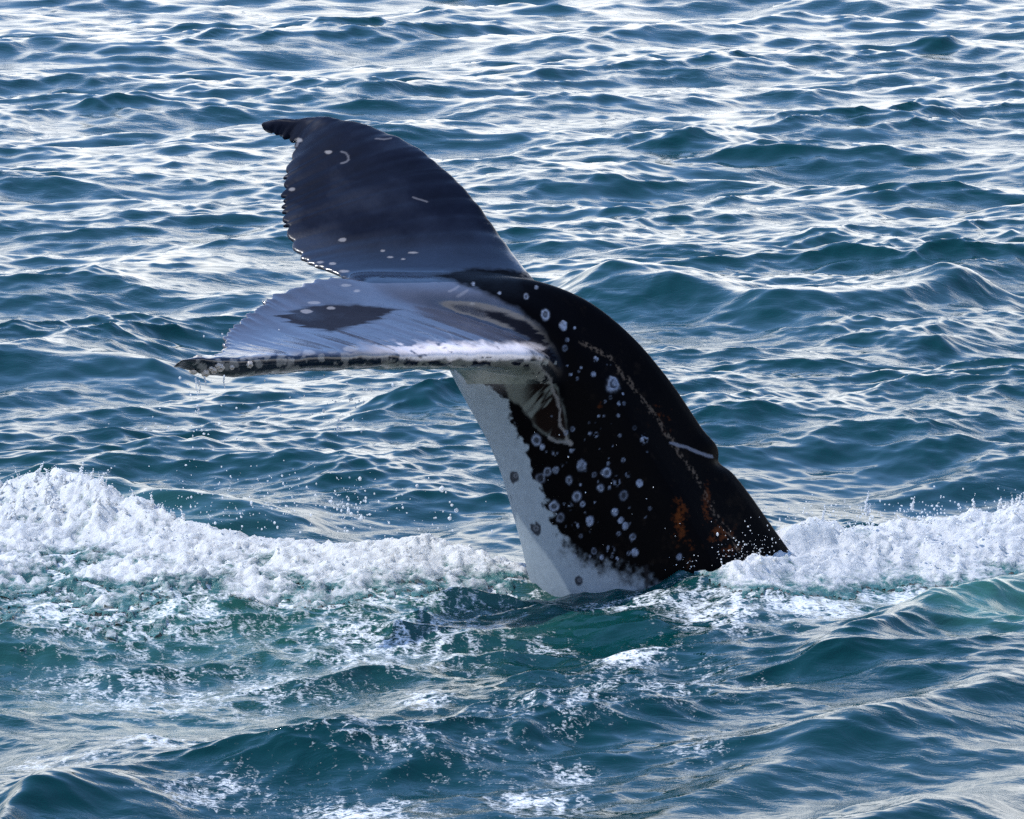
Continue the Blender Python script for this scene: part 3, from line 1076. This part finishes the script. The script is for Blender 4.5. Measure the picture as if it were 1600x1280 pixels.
def foam_mass(name, label, x0, x1, y0, y1, mask_fn, thick, blobs_px, fingers=130, step=0.0125):
    """lumpy foam riding on the water surface; mask_fn(px, py, x, y) in still-water pixels"""
    nx, ny = int((x1 - x0) / step), int((y1 - y0) / (step * 1.3))
    X, Y = np.meshgrid(np.linspace(x0, x1, nx), np.linspace(y0, y1, ny), indexing='xy')
    x, y = X.ravel(), Y.ravel()
    px, py = to_px(np.stack([x, y, 0 * x], -1))
    m = mask_fn(px, py, x, y)
    keep = m > 0.0
    P = sea(x, y, np.full_like(x, 0.03))
    bill = 1 - np.abs(2 * fbm(x * 7, y * 7, o=5, gain=0.55) - 1) * 2.0
    bill2 = fbm(x * 30, y * 22, o=2)
    P[:, 2] += 0.003 + np.clip(m, 0, 1) * thick * (0.45 + 0.55 * np.clip(bill, 0, 1) + 0.10 * bill2)
    P[:, 2] -= 0.006 * (m < 0.0)
    Q = grid_quads(ny, nx)
    Q = Q[keep[Q].sum(1) >= 3]
    used = np.unique(Q)
    remap = np.full(len(P), -1)
    remap[used] = np.arange(len(used))
    V = P[used]
    T = remap[Q]
    T = np.vstack([T[:, [0, 1, 2]], T[:, [0, 2, 3]]])
    # froth lumps sit on the thick parts
    cand = np.nonzero(m > 0.55)[0]
    dens = np.clip(m[used] * 0.50 + 0.10 + 0.25 * (fbm(x[used] * 5, y[used] * 4, o=3) - 0.5), 0, 0.56)
    n = min(len(cand), blobs_px)
    pick = rng.choice(cand, n, replace=False, p=(m[cand] ** 2) / (m[cand] ** 2).sum())
    R = np.minimum(rng.gamma(1.2, 0.0020, n) + 0.0015, 0.009)
    C = P[pick] + np.c_[rng.normal(0, .006, n), rng.normal(0, .006, n), R * rng.uniform(-0.3, 0.8, n)]
    C, R = list(C), list(R)
    top = cand[np.argsort(py[cand] - 0.9 * (P[cand, 2] * 316))[:max(40, len(cand) // 6)]]
    for q in rng.choice(top, min(fingers, len(top)), replace=False):
        a0, hgt = rng.uniform(0, 6.283), rng.gamma(2.0, 0.016) + 0.012
        lean = np.array((math.cos(a0), math.sin(a0) * 0.6, 0)) * hgt * rng.uniform(0.2, 1.0)
        r0 = rng.uniform(0.005, 0.012)
        for t in np.linspace(0, 1, 9):
            C.append(P[q] + lean * t * t + np.array((0, 0, hgt * t)) + rng.normal(0, 0.002, 3))
            R.append(r0 * (1 - 0.75 * t) * rng.uniform(0.7, 1.2))
    C, R = np.array(C), np.array(R)
    bv, bf = balls(C, R, I1)
    T = np.vstack([T, bf + len(V)])
    V = np.vstack([V, bv])
    me = mesh_from(name, V, T)
    da = me.attributes.new('froth', 'FLOAT', 'POINT')
    da.data.foreach_set('value', np.r_[dens, np.full(len(bv), 0.6)].astype(np.float32))
    return obj(name, me, M_FOAM, label=label, cat='sea foam', kind='stuff')


def mask_left(px, py, x, y):
    top = np.interp(px, [-400, -100, 0, 60, 200, 330, 470, 640, 800, 860], [828, 826, 822, 820, 826, 846, 862, 868, 868, 872])
    bot = np.interp(px, [-400, 0, 200, 400, 600, 760, 830, 860], [1050, 1050, 1025, 1000, 965, 935, 918, 885])
    w = (py - top) / (bot - top)
    band = sstep(-0.02, 0.06, w) * (1 - sstep(0.25, 1.0, w)) * (1 - sstep(838, 862, px))
    n = fbm(x * 3.2, y * 2.2, o=5)
    n2 = fbm(x * 21, y * 13, o=4, gain=0.6)
    hole = 0.7 * np.exp(-((px - 110) / 70) ** 2 - ((py - 895) / 18) ** 2)
    return band * 1.25 + (n - 0.5) * 1.2 + (n2 - 0.5) * 1.5 - 0.40 - hole - (band < 0.01) * 2


def mask_right(px, py, x, y):
    top = np.interp(px, [1040, 1120, 1200, 1300, 1400, 1600, 2000], [925, 900, 868, 848, 838, 826, 822])
    bot = np.interp(px, [1040, 1120, 1200, 1300, 1400, 1600, 2000], [955, 965, 970, 958, 940, 915, 905])
    w = (py - top) / (bot - top)
    band = sstep(-0.02, 0.08, w) * (1 - sstep(0.45, 1.0, w)) * sstep(1080, 1180, px)
    n = fbm(x * 3.2, y * 2.2, o=5)
    n2 = fbm(x * 21, y * 13, o=4, gain=0.6)
    return band * 1.35 + (n - 0.5) * 1.0 + (n2 - 0.5) * 1.2 - 0.40 - (band < 0.01) * 2


foam_mass('sea_foam', 'white churned foam heaped up left of the whale tail', -3.3, 0.25, -2.6, 1.6, mask_left, 0.07, 1200)
foam_mass('sea_foam', 'bright white foam washing along the right of the whale tail', 0.7, 3.6, -1.8, 1.6, mask_right, 0.065, 1000)


# ------------------------------------------------------------------ spray
def spray(name, label, items, mat):
    C, R, St = [], [], []
    for c, r, s in items:
        C.append(c)
        R.append(r)
        St.append(s)
    V, T = balls(C, R, I1, np.array(St)[:, None, :], jit=0.1)
    return obj(name, mesh_from(name, V, T), mat, label=label, cat='water drops', kind='stuff')


def cloud(n, cx, cy, sx, sy, Y0, sY, r0):
    L = []
    for _ in range(n):
        px, py = random.gauss(cx, sx), random.gauss(cy, sy)
        r = r0 * random.lognormvariate(0, 0.45)
        L.append((at(px, py, Y0 + random.uniform(-sY, sY)), r, (1, 1, random.uniform(0.9, 1.5))))
    return L


drips = []
for px, y0, y1 in ((306, 592, 618), (311, 596, 612), (320, 590, 603), (349, 588, 606), (309, 635, 648)):
    for k in range(9):
        t = k / 8
        drips.append((at(px + random.gauss(0, 0.8) + 2 * t, y0 + (y1 - y0) * t, -1.52), 0.0042 * (1 - 0.5 * t), (1, 1, 2.0)))
drips += cloud(30, 535, 655, 20, 14, -1.0, 0.1, 0.0034) + cloud(26, 532, 610, 45, 20, -1.0, .2, 0.004)
drips += cloud(60, 535, 790, 12, 24, -0.9, 0.1, 0.0030) + cloud(36, 558, 790, 8, 16, -0.9, .1, 0.0030)
spray('falling_drops', 'water drops falling from the near fluke', drips, M_DROP)
bl_ = cloud(300, 400, 790, 90, 32, 0.6, 0.5, 0.0026) + cloud(40, 330, 650, 60, 60, -0.5, .5, 0.004) + cloud(60, 640, 800, 60, 30, .5, .5, .0035)
spray('sea_spray', 'fine spray flying above the left foam', bl_, M_DROP)
br_ = cloud(150, 1176, 858, 32, 20, -0.35, 0.08, 0.0019) + cloud(60, 1110, 885, 45, 10, -0.42, 0.05, 0.0019) + cloud(260, 1330, 815, 90, 16, 0.3, 0.3, 0.0028) \
    + cloud(200, 1500, 800, 90, 14, 0.3, 0.3, 0.0028) + cloud(26, 960, 800, 70, 60, -0.42, 0.04, 0.002)
for (cx, cy, h) in ((1285, 815, 26), (1352, 798, 30), (1355, 805, 18), (1425, 795, 18), (1225, 848, 18), (1250, 838, 14)):
    for k in range(10):
        t = k / 9
        br_.append((at(cx + random.gauss(0, 2) * t + 4 * t, cy - h * t, 0.35), 0.008 * (1 - 0.65 * t), (1, 1, 1.3)))
spray('sea_spray', 'bright drops of spray splashing at the dorsal side of the tail', br_, M_DROP)
